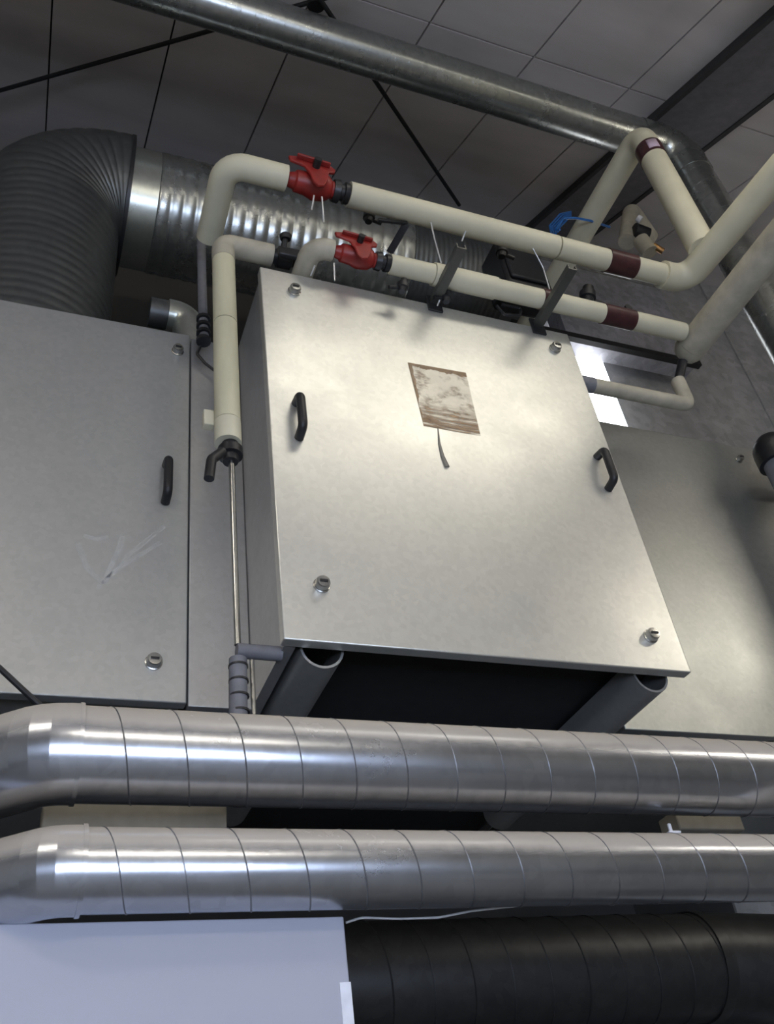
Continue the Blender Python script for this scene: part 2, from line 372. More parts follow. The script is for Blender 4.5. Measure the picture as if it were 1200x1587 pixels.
# pale scuffs
m, nt, p = newmat('pale_scuff'); tr = nt.nodes.new('ShaderNodeBsdfTransparent'); mx = nt.nodes.new('ShaderNodeMixShader'); no = nt.nodes.new('ShaderNodeTexNoise'); no.inputs['Scale'].default_value = 9
mr = nt.nodes.new('ShaderNodeMapRange'); mr.inputs['From Min'].default_value=.4; mr.inputs['From Max'].default_value=.65; mr.inputs['To Max'].default_value=.16
nt.links.new(no.outputs['Fac'], mr.inputs[0]); nt.links.new(mr.outputs[0], mx.inputs[0]); nt.links.new(tr.outputs[0], mx.inputs[1]); nt.links.new(p.outputs[0], mx.inputs[2]); nt.links.new(mx.outputs[0], nt.nodes['Material Output'].inputs[0])
p.inputs['Base Color'].default_value = (.85,.86,.85,1); p.inputs['Roughness'].default_value=.6; M['scuff'] = m
bm = bmesh.new()
for P in (((120,840),(135,880),(160,905)), ((160,905),(200,860),(255,815)), ((165,895),(185,850),(190,830)), ((150,912),(185,880),(250,840)), ((130,830),(150,836),(168,832))):
    sweep(bm, resample([onY(x,y,D2)+Vector((0,-.0002,0)) for x,y in P], .01), .006, 6)
for v in bm.verts: v.co.y = D2-.0003 + (v.co.y-(D2-.0002))*.05
link_mesh('scuff_mark', bm, M['scuff'], d)
# --- filler panel between left and middle
t = tag(link_mesh('filler_panel', box((lx1+.0035,D2+.004,zb2-.004),(BX0+.007,D2+.03,zt2-.006)), M['strip'], None, .002), 'narrow vertical galvanised panel between the left unit and the protruding middle unit', 'panel')
# --- right unit
zt3 = (onY(960,662,D2).z+onY(1140,688,D2).z)/2; zb3 = (onY(1060,1134,D2).z+onY(1180,1143,D2).z)/2
print('right', zt3, zb3)
u3 = thing('air_handling_unit', (2.2,D2+.4,zb3), 'darker galvanised unit at the right, partly behind the protruding middle unit', 'air handling unit')
link_mesh('body', box((BX1-.006,D2+.03,zb3+.02),(3.1,2.33,zt3-.01)), M['case_right'], u3, .002)
d = link_mesh('door', box((BX1-.006,D2,zb3),(3.1,D2+.026,zt3)), M['case_right'], u3, .0025)
knob(1145,713,D2,d,.75)
link_mesh('door_gasket', box((BX1,D2+.0262,zb3+.006),(3.09,D2+.0298,zt3-.006)), M['black'], u3)

# ================================================================== FRONT DUCTS
def spiral(name, label, ctr_px, Y, R, xa, xb, elbow_l, elbow_r, seam_p, phase=0, group=None):
    c = onY(*ctr_px, Y); z = c.z
    t = thing(name, ((xa+xb)/2, Y, z-R), label, 'duct', group)
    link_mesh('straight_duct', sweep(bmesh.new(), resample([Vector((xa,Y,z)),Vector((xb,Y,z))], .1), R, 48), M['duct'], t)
    link_mesh('spiral_seam', helix((xa+.01,Y,z),(xb-.01,Y,z), R, seam_p, .0012, phase), M['seam'], t)
    # left elbow: gored bend turning away to the rear
    rb = R*1.15
    Pl = [Vector((xa+.012,Y,z))]+[Vector((xa - math.sin(q)*rb, Y + (1-math.cos(q))*rb, z)) for q in [math.pi/2*k/4*elbow_l for k in range(0,5)]]
    last = Pl[-1]; dirv = (Pl[-1]-Pl[-2]).normalized(); Pl.append(last+dirv*.35)
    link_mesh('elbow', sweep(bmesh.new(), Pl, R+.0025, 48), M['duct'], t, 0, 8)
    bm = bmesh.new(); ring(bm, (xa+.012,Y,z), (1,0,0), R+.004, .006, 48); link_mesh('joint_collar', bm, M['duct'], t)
    if elbow_r:
        Pr = [Vector((xb-.012,Y,z))]+[Vector((xb + math.sin(q)*rb, Y - (1-math.cos(q))*rb, z)) for q in [math.pi/2*k/4*elbow_r for k in range(0,5)]]
        Pr.append(Pr[-1]+(Pr[-1]-Pr[-2]).normalized()*.35)
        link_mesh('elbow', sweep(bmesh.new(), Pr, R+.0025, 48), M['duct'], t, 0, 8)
    return z
YD = 1.30
xa1 = onY(105,1170,YD).x; xb1 = onY(1185,1200,YD).x
zu = spiral('spiral_duct', 'wide horizontal spiral duct just below the three units, upper of the front pair', (600,1186), YD, .0675, xa1, xb1+.03, .5, .5, .083, 2.0)
xa2 = onY(110,1350,YD).x
zl = spiral('spiral_duct', 'horizontal spiral duct above the lavender board, lower of the front pair', (600,1347), YD, .0545, xa2, onY(1195,1330,YD).x+.02, .5, .5, .083, 3.2)
print('duct z', zu, zl)
# wire tie on the lower duct
p = onY(1035,1272,YD); t = thing('duct_hanger', (p.x,YD,zl+.0535), 'small white hanger clip on top of the lower front duct at the right', 'clip')
link_mesh('clip_base', box((p.x-.012,YD-.012,zl+.0545),(p.x+.012,YD+.012,zl+.059)), M['white'], t, .002)
link_mesh('clip_stem', box((p.x-.003,YD-.003,zl+.059),(p.x+.003,YD+.003,zl+.075)), M['white'], t, .002)
# beige trunking seen between the two ducts
p0 = onY(66,1260,1.5); p1 = onY(352,1260,1.5)
tag(link_mesh('cable_trunking', box((p0.x,1.5,p0.z-.035),(p1.x,1.56,p0.z+.025)), M['beige'], None, .003), 'long beige trunking behind the gap between the two front ducts at the left', 'trunking')
p0 = onY(1050,1270,1.5); p1 = onY(1150,1270,1.5)
tag(link_mesh('cable_trunking', box((p0.x,1.5,p0.z-.02),(p1.x,1.56,p0.z+.02)), M['beige'], None, .003), 'short beige trunking end in the gap between the front ducts at the right', 'trunking')
# lavender board
p0 = onY(530,1420,1.33); p1 = onY(551,1587,1.33); zt = p0.z
t = thing('wall_board', (0,1.33,zt-1.3), 'flat pale lavender board below the front ducts at the lower left', 'board')
bx = (p0.x+p1.x)/2
link_mesh('board_face', box((-1.4,1.33,zt-1.3),(bx,1.36,zt)), M['board'], t, .002)
q0 = onY(526,1523,1.33)
link_mesh('edge_tape', box((q0.x,1.3285,zt-1.2),(bx+.001,1.3298,q0.z)), M['board_edge'], t)
# duct lower right, darkened to stand for the shade there
Yd = 1.95; c = onY(800,1512,Yd); Rd = .115; xj = onY(1078,1500,Yd).x
t = thing('spiral_duct', (1.2,Yd,c.z-Rd), 'large dark spiral duct in the shade right of the lavender board', 'duct')
link_mesh('straight_duct', sweep(bmesh.new(), [Vector((-.6,Yd,c.z)),Vector((xj,Yd,c.z))], Rd, 48), M['duct_shaded'], t)
link_mesh('spiral_seam', helix((.3,Yd,c.z),(xj,Yd,c.z), Rd, .088, .0022), M['rod'], t)
bm = bmesh.new(); ring(bm, (xj+.01,Yd,c.z), (1,0,0), Rd+.004, .03, 48); link_mesh('joint_collar', bm, M['duct_shaded'], t)
link_mesh('elbow', sweep(bmesh.new(), path([(xj+.03,Yd,c.z),(xj+.35,Yd-.05,c.z-.03),(xj+.75,Yd+.15,c.z-.28),(xj+1.4,Yd+.2,c.z-.4)], .3), Rd+.002, 40), M['duct_shaded'], t)
# white thin cable under the lower duct
P = [onY(x,y,1.355) for x,y in ((536,1430),(560,1422),(620,1424),(680,1422),(730,1412),(800,1404),(880,1400),(940,1393))]
tag(link_mesh('thin_cable', sweep(bmesh.new(), resample(path(P,.05),.02), .0018, 8), M['wire']), 'thin white cable sagging below the lower front duct', 'cable')
P = [onY(x,y,1.60) for x,y in ((-60,985),(0,1036),(30,1064),(58,1090),(90,1112))]
tag(link_mesh('power_cable', sweep(bmesh.new(), resample(path(P,.1),.03), .0055, 10), M['black']), 'black cable crossing the bottom left corner of the left unit', 'cable')

# ================================================================== LARGE REAR SPIRAL DUCT
Yb = 1.98; Rb_ = .205; c = onY(300,345,Yb); zc = c.z
xel = onY(190,330,Yb).x; xend = onY(640,420,Yb).x
print('rear duct z', zc, xel, xend)
t = thing('spiral_duct', (.4,Yb,1.95), 'very large ribbed duct bending down into the top of the left unit', 'duct')
def rib(p, a): return lambda L: Rb_ + a*(abs(math.sin(math.pi*L/p))**.6)
xc1 = onY(236,330,Yb).x
link_mesh('duct_collar', sweep(bmesh.new(), [Vector((xel,Yb,zc)),Vector((xc1,Yb,zc))], Rb_, 56), M['duct_band'], t)
Pp = resample([Vector((xc1,Yb,zc)),Vector((onY(610,400,Yb).x,Yb,zc))], .0055)
link_mesh('ribbed_duct', sweep(bmesh.new(), Pp, rib(.042,.004), 56), M['duct_old'], t, 0, 80)
Pp = resample([Vector((onY(610,400,Yb).x,Yb,zc)),Vector((onY(752,440,Yb).x,Yb,zc))], .0055)
link_mesh('flexible_end', sweep(bmesh.new(), Pp, lambda L: Rb_-.01 + .004*abs(math.sin(math.pi*L/.02)), 40), M['duct_dull'], t, 0, 80)
Re = .245; RE_ = .235
Pe = path([(xel+.001,Yb,zc),(xel-Re,Yb,zc),(xel-Re,Yb,zt2+.01)], Re, .006)
Pe = resample(Pe, .0065)
link_mesh('ribbed_elbow', sweep(bmesh.new(), Pe, lambda L: RE_+.004*(abs(math.sin(math.pi*L/.036))**.5), 64), M['duct_dull'], t, 0, 80)
bm = bmesh.new(); ring(bm, (xel+.003,Yb,zc), (1,0,0), RE_+.006, .012, 56); link_mesh('joint_collar', bm, M['dark'], t)
# small duct behind with a bright elbow
Ys = 1.9
p0 = onY(205,478,Ys); p1 = onY(262,482,Ys); p2 = onY(290,480,Ys)
t = thing('small_duct', (p0.x,Ys,p0.z-.06), 'small bright duct stub in the dark gap above the left unit', 'duct')
link_mesh('straight_duct', sweep(bmesh.new(), [Vector((p0.x+.05,Ys,p0.z)),Vector((p1.x,Ys,p0.z))], .045, 28), M['duct_dull'], t)
link_mesh('elbow', tube([(p1.x-.005,Ys,p0.z),(p1.x+.06,Ys,p0.z),(p1.x+.075,Ys,zt2+.005)], .05, .05, 28), M['duct_band'], t)
# thin dark riser
p0 = onY(312,372,1.68); p1 = onY(318,560,1.6)
t = thing('riser_pipe', (p0.x,1.62,1.6), 'thin dark vertical pipe left of the yellowish sleeved pipe', 'pipe')
link_mesh('pipe', tube([onY(312,370,1.62), onY(314,470,1.62), onY(317,530,1.62)], .0125, 0, 16), M['grey_pipe'], t)
bm = bmesh.new()
for k in range(4): ring(bm, onY(315.5,495+k*11,1.62), (0,0,1), .019, .010, 16)
link_mesh('fitting', bm, M['dark'], t)
tag(link_mesh('thin_cable', tube([onY(314,530,1.63), onY(305,548,1.645), onY(318,563,1.645), onY(340,580,1.645)], .004, .01, 8), M['black']), 'short black cable loop at the top of the narrow panel', 'cable')

# ================================================================== CEILING DUCT
Yc = 1.38; c = onY(600,93,Yc); Rc = .075; z4 = c.z
xd = onZ(1052,232,z4).x
print('ceiling duct', c, 'ceil z there', cz(Yc), 'drop x', xd)
t = thing('spiral_duct', (1,Yc,z4-Rc), 'long silver spiral duct hung under the sloping ceiling, turning down at the right', 'duct')
link_mesh('straight_duct', sweep(bmesh.new(), resample([Vector((-1.2,Yc,z4)),Vector((xd-.2,Yc,z4))], .1), Rc, 40), M['duct_old'], t)
link_mesh('spiral_seam', helix((-.3,Yc,z4),(xd-.2,Yc,z4), Rc, .05, .0011, 0, 18), M['duct_old'], t)
link_mesh('elbow', tube([(xd-.201,Yc,z4),(xd,Yc,z4),(xd,Yc,z4-.2)], Rc+.003, .12, 40), M['duct_old'], t)
link_mesh('drop_duct', tube([(xd,Yc,z4-.2),(xd,Yc,F)], Rc, 0, 40), M['duct_old'], t)
link_mesh('spiral_seam', helix((xd,Yc,z4-.2),(xd,Yc,1.2), Rc, .09, .0012, 0, 18), M['seam'], t)

# ceiling brace rods
hub = onC(490,3,CH-.05)
t = thing('brace_rods', (hub.x,hub.y,hub.z-.02), 'crossed dark steel brace rods under the ceiling', 'brace')
rA = onC(-60,157,CH-.045); rB = onC(545,-14,CH-.045)
link_mesh('rod', tube([onC(-80,163,CH-.05), onC(560,-19,CH-.05)], .0085, 0, 10), M['rod'], t)
link_mesh('rod', tube([onC(478,-28,CH-.07), onC(712,318,CH-.07)], .0085, 0, 10), M['rod'], t)
link_mesh('hub_plate', lathe(bmesh.new(), hub-CN*.02, CN, [(0,.03),(.02,.03)], 20), M['rod'], t)

# ================================================================== CREAM PIPES
def pipe_thing(label, base, cat='pipe'): return thing('insulated_pipe', base, label, cat)
AX = Vector((1,0,0))
# pipe 1 (upper)
Y1p = 1.28; R1 = .034; z1 = onY(700,342,Y1p).z
xe = onY(350,238,Y1p).x; xv0 = onY(442,262,Y1p).x; xv1 = onY(538,289,Y1p).x; xh = onY(1052,440,Y1p).x
yb = (onZ(320,368,z1)).y
print('pipe1 z', z1, xe, xv0, xv1, xh, yb)
t = pipe_thing('cream elbowed pipe end left of the upper red valve', (xe,Y1p,z1-R1))
link_mesh('sleeve', tube([(xv0,Y1p,z1),(xe,Y1p,z1),(xe+.005,yb,z1)], R1, .05, 28), M['cream'], t)
t = pipe_thing('long cream pipe running right from the upper red valve', (1.1,Y1p,z1-R1))
xc = onY(858,372,Y1p).x
link_mesh('sleeve', tube([(xv1,Y1p,z1),(xc-.002,Y1p,z1)], R1, 0, 28), M['cream'], t)
link_mesh('sleeve', tube([(xc+.003,Y1p,z1),(xh,Y1p,z1)], R1*.97, 0, 28), M['cream'], t)
def band(xa, xb, Y, z, R, par, mat='band'):
    link_mesh('tape_band', sweep(bmesh.new(), [Vector((xa,Y,z)),Vector((xb,Y,z))], R, 28), M[mat], par)
band(onY(936,395,Y1p).x, onY(978,405,Y1p).x, Y1p, z1, R1+.002, t)
# pipe 2 (lower)
Y2p = 1.335; R2 = .028; z2 = onY(780,450,Y2p).z
xq0 = onY(604,412,Y2p).x; xq1 = onY(516,392,Y2p).x; xe2 = onY(485,388,Y2p).x; xh2 = onY(1062,522,Y2p).x
print('pipe2 z', z2, 'unit top', ZT)
t = pipe_thing('long cream pipe running right from the lower red valve, just above the pale door', (1.2,Y2p,z2-R2))
xm = onY(672,430,Y2p).x; xm2 = onY(765,440,Y2p).x
link_mesh('sleeve', tube([(xq0,Y2p,z2),(xm,Y2p,z2)], R2*.95, 0, 28), M['cream'], t)
link_mesh('sleeve', tube([(xm+.001,Y2p,z2),(xm2,Y2p,z2)], R2*1.12, 0, 28), M['cream'], t)
link_mesh('sleeve', tube([(xm2+.001,Y2p,z2),(xh2,Y2p,z2)], R2, 0, 28), M['cream'], t)
band(onY(935,490,Y2p).x, onY(982,500,Y2p).x, Y2p, z2, R2+.002, t)
t = pipe_thing('short dirty cream elbow left of the lower red valve, behind the pale door top', (xe2,Y2p,z2-R2))
link_mesh('sleeve', tube([(xq1,Y2p,z2),(xe2,Y2p,z2),(xe2,Y2p+.2,z2),(xe2,Y2p+.2,ZT-.001)], R2, .04, 28), M['cream_dirty'], t)
# headers coming toward the viewer
HR = .042
hx = onZ(1055,446,z1).x
t = pipe_thing('thick cream header pipe coming forward, upper of the pair at the right', (hx,.6,z1-HR))
hx2 = onZ(1200,285,z1).x
print('header x', hx, hx2, onZ(1055,446,z1).y)
link_mesh('sleeve', tube([(xh-.05,Y1p,z1),(hx,Y1p,z1),(hx2+.12,-.4,z1),(hx2+.12,-.4,F)], HR, .06, 32), M['cream'], t)
hb = onZ(1075,520,z2)
t = pipe_thing('thick dull cream header pipe coming forward, lower of the pair at the right', (hb.x,.6,z2-HR))
link_mesh('sleeve', tube([(hb.x+.01,Y2p+.03,z2-.012),(hb.x+.02,1.0,z2-.012),(hb.x+.08,-.2,z2-.012),(hb.x+.08,-.2,F)], HR*1.08, .03, 32), M['cream_dirty'], t)
link_mesh('end_cap', lathe(bmesh.new(), (hb.x+.01,Y2p+.03,z2-.012), (0,1,0), [(0,HR*1.1),(.02,HR*1.08),(.04,HR*.85),(.05,HR*.4)], 28), M['cream_dirty'], t)
# vertical + receding A shape
ax = onZ(1093,392,z1); zap = onY(990,208,ax.y).z; 
print('apex', ax, zap, cz(ax.y))
t = pipe_thing('cream pipe rising from the upper header to an apex and running back', (ax.x,ax.y,z1+HR))
RA = .043
link_mesh('sleeve', tube([(ax.x,ax.y,z1+.02),(ax.x,ax.y,zap),(ax.x,2.15,zap)], RA, .055, 30), M['cream'], t)
pa = onY(997,238,ax.y); pb = onY(1012,262,ax.y)
lb = link_mesh('tape_band', sweep(bmesh.new(), [Vector((ax.x,ax.y,zap-.095)),Vector((ax.x,ax.y,zap-.16))], RA+.002, 30), M['band'], t)
bm = bmesh.new(); aa = -2.2
for k in range(5):
    pass
n = 5; vs = []
for k in range(n+1):
    th = math.radians(-140+k*9); 
    vs.append((ax.x+(RA+.003)*math.cos(th), ax.y+(RA+.003)*math.sin(th)))
bm = bmesh.new(); lo = [bm.verts.new((x,y,zap-.152)) for x,y in vs]; hi = [bm.verts.new((x,y,zap-.105)) for x,y in vs]
for k in range(n): bm.faces.new((lo[k],lo[k+1],hi[k+1],hi[k]))
so = link_mesh('sticker', bm, M['purple'], lb); sm = so.modifiers.new('solid','SOLIDIFY'); sm.thickness = .0008
# small curved fitting behind
Yk = 1.62
t = pipe_thing('small cream elbow with dark band behind the upper pipe, inside the A of pipes', (onY(985,350,Yk).x,Yk,onY(985,380,Yk).z))
k0, k1, k2 = onY(968,352,Yk), onY(985,328,Yk), onY(1022,336,Yk)
link_mesh('sleeve', tube([onY(972,375,Yk),k1+Vector((-.02,0,0)),k2+Vector((.02,.1,0))], .034, .05, 24), M['cream_dirty'], t)
link_mesh('union', tube([onY(974,370,Yk)+Vector((0,-.04,0)), onY(995,378,Yk)+Vector((0,-.04,0))], .030, 0, 20), M['black'], t)
link_mesh('washer', tube([onY(972,362,Yk)+Vector((0,-.075,0)), onY(978,366,Yk)+Vector((0,-.075,0))], .014, 0, 16), M['white'], t)
link_mesh('sleeve', tube([onY(993,372,Yk-.1), onY(1008,392,Yk-.1)], .03, 0, 20), M['cream_dirty'], t)
link_mesh('brass_fitting', tube([onY(1012,380,Yk-.12), onY(1028,390,Yk-.12)], .012, 0, 12), M['brass'], t)
# low branch to the side of the middle unit
Yl = 1.43; g0 = onY(916,597,Yl); g1 = onY(1045,612,Yl)
print('branch', g0, g1, 'side', BX1, 'hb', hb)
gx = hb.x-.035
t = pipe_thing('small cream branch pipe dropping to the right side of the middle unit', (gx,Yl,g0.z-.02))
link_mesh('sleeve', tube([(BX1+.045,Yl,g0.z),(gx,Yl,g0.z),(gx,Yl,g0.z+.1)], .021, .02, 22), M['cream_dirty'], t)
link_mesh('connector', tube([(BX1-.008,Yl,g0.z),(BX1+.05,Yl,g0.z)], .022, 0, 20), M['grey_pipe'], t)
link_mesh('black_coupling', tube([(gx,Yl,g0.z+.095),(gx+.02,Yl-.03,z2-.05)], .014, 0, 16), M['black'], t)

# pipe 3: yellowish vertical sleeve
Y3 = 1.42; R3 = .028; z3 = onY(350,380,Y3).z; x3 = onY(350,540,Y3).x; z3b = onY(352,688,Y3).z; xw = onY(421,388,Y3).x
print('pipe3', x3, z3, z3b, xw)
t = pipe_thing('yellowish sleeved vertical pipe in the gap left of the pale door', (x3,Y3,z3b))
link_mesh('upper_sleeve', tube([(x3,Y3,z3-.07),(x3,Y3,z3),(xw,Y3,z3)], R3+.001, .025, 26), M['cream_dirty'], t)
zm = onY(350,503,Y3).z; zn = onY(350,655,Y3).z
link_mesh('sleeve', tube([(x3,Y3,z3-.04),(x3,Y3,zm+.0015)], R3, 0, 26), M['cream_new'], t)
link_mesh('sleeve', tube([(x3,Y3,zm-.0015),(x3,Y3,zn+.001)], R3, 0, 26), M['cream_new'], t)
link_mesh('sleeve', tube([(x3,Y3,zn-.001),(x3,Y3,z3b)], R3*1.02, 0, 26), M['cream'], t)
q = onY(322,640,Y3); tag(link_mesh('pipe_clip', box((q.x-.006,Y3+.01,q.z-.022),(x3-R3+.003,Y3+.03,q.z+.022)), M['cream'], t, .002), None)
# black valve at its foot
v = thing('ball_valve', (x3-.01,Y3,z3b-.09), 'black valve with drooping lever at the foot of the yellowish sleeved pipe', 'valve')
link_mesh('body', lathe(bmesh.new(), (x3+.004,Y3,z3b), (0,0,-1), [(0,.018),(.012,.02),(.014,.026),(.034,.026),(.036,.018),(.05,.016)], 20), M['black'], v)
l0 = onY(345,700,Y3-.02); l1 = onY(328,712,Y3-.03); l2 = onY(324,742,Y3-.03)
link_mesh('lever', sweep(bmesh.new(), path([l0,l1,l2], .015), .0105, 12), M['black'], v)
# thin steel tube down, end connector and grey foam pipe
xt = onY(364,850,Y3+.04).x; yt = Y3+.04
ztop = z3b-.045; zbt = onY(373,1000,yt).z
t = thing('steel_tube', (xt,yt,zbt), 'thin bright steel tube hanging from the black valve along the narrow panel', 'tube')
link_mesh('tube', tube([(x3+.004,Y3,ztop+.003),(x3+.006,Y3,ztop-.012),(xt,yt,zbt)], .0065, .02, 14), M['steel'], t)
t = thing('hose_connector', (xt,yt,zbt-.2), 'grey foam covered pipe and side stub below the thin steel tube', 'pipe')
link_mesh('foam_sleeve', tube([(xt+.0,yt,zbt-.03),(xt-.006,yt,zbt-.3)], .0165, 0, 18), M['grey_pipe'], t)
link_mesh('side_stub', tube([(xt-.002,yt,zbt-.012),(BX0+.012,yt,zbt-.012)], .014, 0, 18), M['grey_pipe'], t)
link_mesh('thin_tube', tube([(xt+.026,yt,zbt-.03),(xt+.026,yt,zbt-.3)], .004, 0, 10), M['steel'], t)
for k in range(4): link_mesh('cable_tie', ring(bmesh.new(), (xt,yt,zbt-.045-.03*k), (0,0,1), .018, .004, 18), M['dark'], t)

# ================================================================== VALVES
def inline_valve(x0, x1, Y, z, label, s=1.0, mat='red'):
    t = thing('ball_valve', ((x0+x1)/2,Y,z-.03*s), label, 'valve')
    L = x1-x0; b = bmesh.new()
    lathe(b, (x0+.004,Y,z), AX, [(0,.016*s),(L*.1,.02*s),(L*.12,.025*s),(L*.28,.027*s),(L*.42,.034*s),(L*.6,.03*s),(L*.66,.024*s),(L*.68,.02*s),(L*.75,.02*s)], 6 if mat=='none' else 18)
    link_mesh('body', b, M[mat], t, .001)
    link_mesh('union_nut', lathe(bmesh.new(), (x0+L*.74,Y,z), AX, [(0,.025*s),(L*.1,.027*s),(L*.12,.019*s),(L*.17,.019*s),(L*.18,.025*s),(L*.265,.024*s)], 12), M['dark'], t)
    b = bmesh.new()                                   # handle plate lying along the pipe with a drooping tongue
    prism(b, [(x0+L*q,Y-.040*s,z+w*s) for q, w in ((-.02,.030),(.10,.036),(.66,.030),(.72,.020),(.70,.008),(.60,.002),(.57,-.03),(.50,-.055),(.40,-.062),(.33,-.050),(.30,-.02),(.22,.006),(.0,.014))], (0,.007*s,0))
    link_mesh('lever', b, M[mat], t, .002)
    b = bmesh.new(); bar(b, (x0+L*.1,Y-.046*s,z+.028*s), (x0+L*.62,Y-.046*s,z+.022*s), .012*s, .007*s, (0,0,1)); link_mesh('lever_rib', b, M[mat], t, .002)
    b = bmesh.new(); addtube(b, [(x0+L*.4,Y-.034*s,z+.01*s),(x0+L*.4,Y-.06*s,z+.012*s)], .009*s)
    link_mesh('spindle', b, M['dark'], t)
    b = bmesh.new(); addtube(b, [(x0+L*.46,Y,z+.02*s),(x0+L*.56,Y-.005,z+.075*s)], .0085*s); addtube(b, [(x0+L*.56,Y-.005,z+.07*s),(x0+L*.60,Y-.005,z+.085*s)], .012*s)
    link_mesh('stem', b, M['black'], t)
    return t
inline_valve(xv0, xv1, Y1p, z1, 'red ball valve on the upper cream pipe', 1.15)
inline_valve(xq1, xq0, Y2p, z2, 'red ball valve on the lower cream pipe above the pale door', .95)
xg1 = onY(458,395,Y3).x
t = thing('ball_valve', ((xw+xg1)/2,Y3,z3-.03), 'black valve at the end of the dirty cream elbow, left of the lower red valve', 'valve')
link_mesh('body', lathe(bmesh.new(), (xw,Y3,z3), AX, [(0,.018),(.012,.022),(.014,.028),(.05,.028),(.054,.02),(xg1-xw,.018)], 12), M['dark'], t)
link_mesh('stem', tube([(xw+.028,Y3-.01,z3+.015),(xw+.03,Y3-.03,z3+.045)], .008, 0, 10), M['black'], t)
link_mesh('knob', lathe(bmesh.new(), (xw+.03,Y3-.03,z3+.04), (0,-.4,1), [(0,.014),(.012,.016),(.018,.01)], 14), M['black'], t)
link_mesh('lever', box((xw+.005,Y3-.045,z3-.045),(xw+.07,Y3-.03,z3-.012)), M['dark'], t, .004)

# ================================================================== BRACKETS, SENSORS, WIRES
def strut(pn, pf, z, label, w=.026):
    a = onZ(*pn, z); b_ = onZ(*pf, z); x = (a.x+b_.x)/2
    t = thing('pipe_bracket', (x,b_.y,z-.02), label, 'bracket', None)
    y0, y1 = a.y, D-.001
    bm = bmesh.new(); boxm(bm,(x-w/2,y0,z-.004),(x+w/2,y1,z)); boxm(bm,(x-w/2,y0,z),(x-w/2+.003,y1,z+.014)); boxm(bm,(x+w/2-.003,y0,z),(x+w/2,y1,z+.014))
    link_mesh('channel', bm, M['bracket'], t)
    link_mesh('base_plate', box((x-w*.8,y1-.006,z-.03),(x+w*.8,y1,z+.03)), M['dark'], t, .001)
    return t, x, y0
zs = z2-R2-.015
t, sx1, sy1 = strut((722,385),(664,477), zs, 'grey channel bracket reaching forward from the pale door top, nearer its middle')
t2, sx2, sy2 = strut((892,417),(838,492), zs, 'grey channel bracket reaching forward from the pale door top, nearer its right corner')
link_mesh('pipe_clamp', sweep(bmesh.new(), [Vector((sx2-.012,Y2p,z2)),Vector((sx2+.012,Y2p,z2))], R2+.003, 26), M['band'], t2)
# bracket from the upper pipe
p0 = onY(630,347,1.30); p1 = onY(606,388,1.36)
t = thing('pipe_bracket', (p0.x,1.35,p1.z), 'dark angled bracket hanging below the upper cream pipe', 'bracket')
bm = bmesh.new(); bar(bm, p0, onY(604,392,1.38), .02, .006, (0,-1,0)); link_mesh('arm', bm, M['dark'], t, .001)
bm = bmesh.new(); bar(bm, p0+Vector((.003,0,.004)), onY(586,341,1.30), .008, .01, (0,0,1)); link_mesh('cross_piece', bm, M['dark'], t, .001)
def sensor(px, py, Y, s, label, ang=0.5):
    p = onY(px, py, Y); t = thing('air_vent_valve', p-Vector((0,0,.02*s)), label, 'valve')
    link_mesh('body', lathe(bmesh.new(), p-Vector((0,0,.018*s)), (.15,-.2,1), [(0,.010*s),(.012*s,.013*s),(.014*s,.017*s),(.03*s,.017*s),(.034*s,.008*s),(.04*s,.008*s)], 16), M['black'], t)
    link_mesh('cap', lathe(bmesh.new(), p+Vector((.008*s,-.004*s,.018*s)), (.3,-.2,1), [(0,.011*s),(.012*s,.012*s),(.016*s,.007*s)], 14), M['black'], t)
    link_mesh('nozzle', tube([p, p+Vector((.045*s*math.cos(ang),0,-.01*s))], .006*s, 0, 10), M['dark'], t)
    return t
sensor(570,338,1.36,1.0,'small black air vent hanging under the upper cream pipe near the red valve')
sensor(776,392,1.40,1.1,'small black vent between the two cream pipes, beside the black motor box')
sensor(622,446,1.345,.9,'small black vent under the lower cream pipe right of the red valve',2.6)
sensor(690,462,1.37,.9,'small black vent under the lower cream pipe beside the middle bracket',2.6)
sensor(908,462,1.45,1.5,'black twin vent just above the lower cream pipe right of the clamp')
p = onY(975,482,Y2p)
t = thing('pipe_gauge', p, 'tiny dark gauge on top of the lower cream pipe band', 'gauge')
link_mesh('stem', tube([(p.x,Y2p,z2+R2),(p.x,Y2p,z2+R2+.018)], .005, 0, 8), M['dark'], t)
link_mesh('dial', lathe(bmesh.new(), (p.x,Y2p+.004,z2+R2+.026), (0,-1,0), [(0,.012),(.01,.012)], 16), M['dark'], t)
# black motor box
Ym = 1.60; p0 = onY(770,400,Ym); p1 = onY(850,425,Ym)
t = thing('damper_motor', ((p0.x+p1.x)/2,Ym,onY(820,445,Ym).z), 'black damper motor box behind the cream pipes at the end of the ribbed duct', 'motor')
zlo = onY(800,438,Ym).z; zhi = onY(815,380,Ym).z
link_mesh('housing', box((p0.x+.02,Ym,zlo),(p1.x,Ym+.13,zhi)), M['black'], t, .015)
link_mesh('lid', box((p0.x+.03,Ym-.015,zlo+.02),(p1.x-.02,Ym,zhi-.02)), M['dark'], t, .006)
link_mesh('clamp', box((p0.x-.04,Ym+.03,zlo+.01),(p0.x+.02,Ym+.08,zlo+.06)), M['dark'], t, .006)
# thin dark linkage under pipe 2
t = thing('linkage_rod', onY(790,482,1.37), 'small dark wire loop under the lower cream pipe, near the middle of the door top', 'rod')
link_mesh('rod', tube([onY(770,474,1.37), onY(782,488,1.37), onY(806,489,1.37), onY(808,478,1.37), onY(778,472,1.37)], .004, .008, 8), M['black'], t)
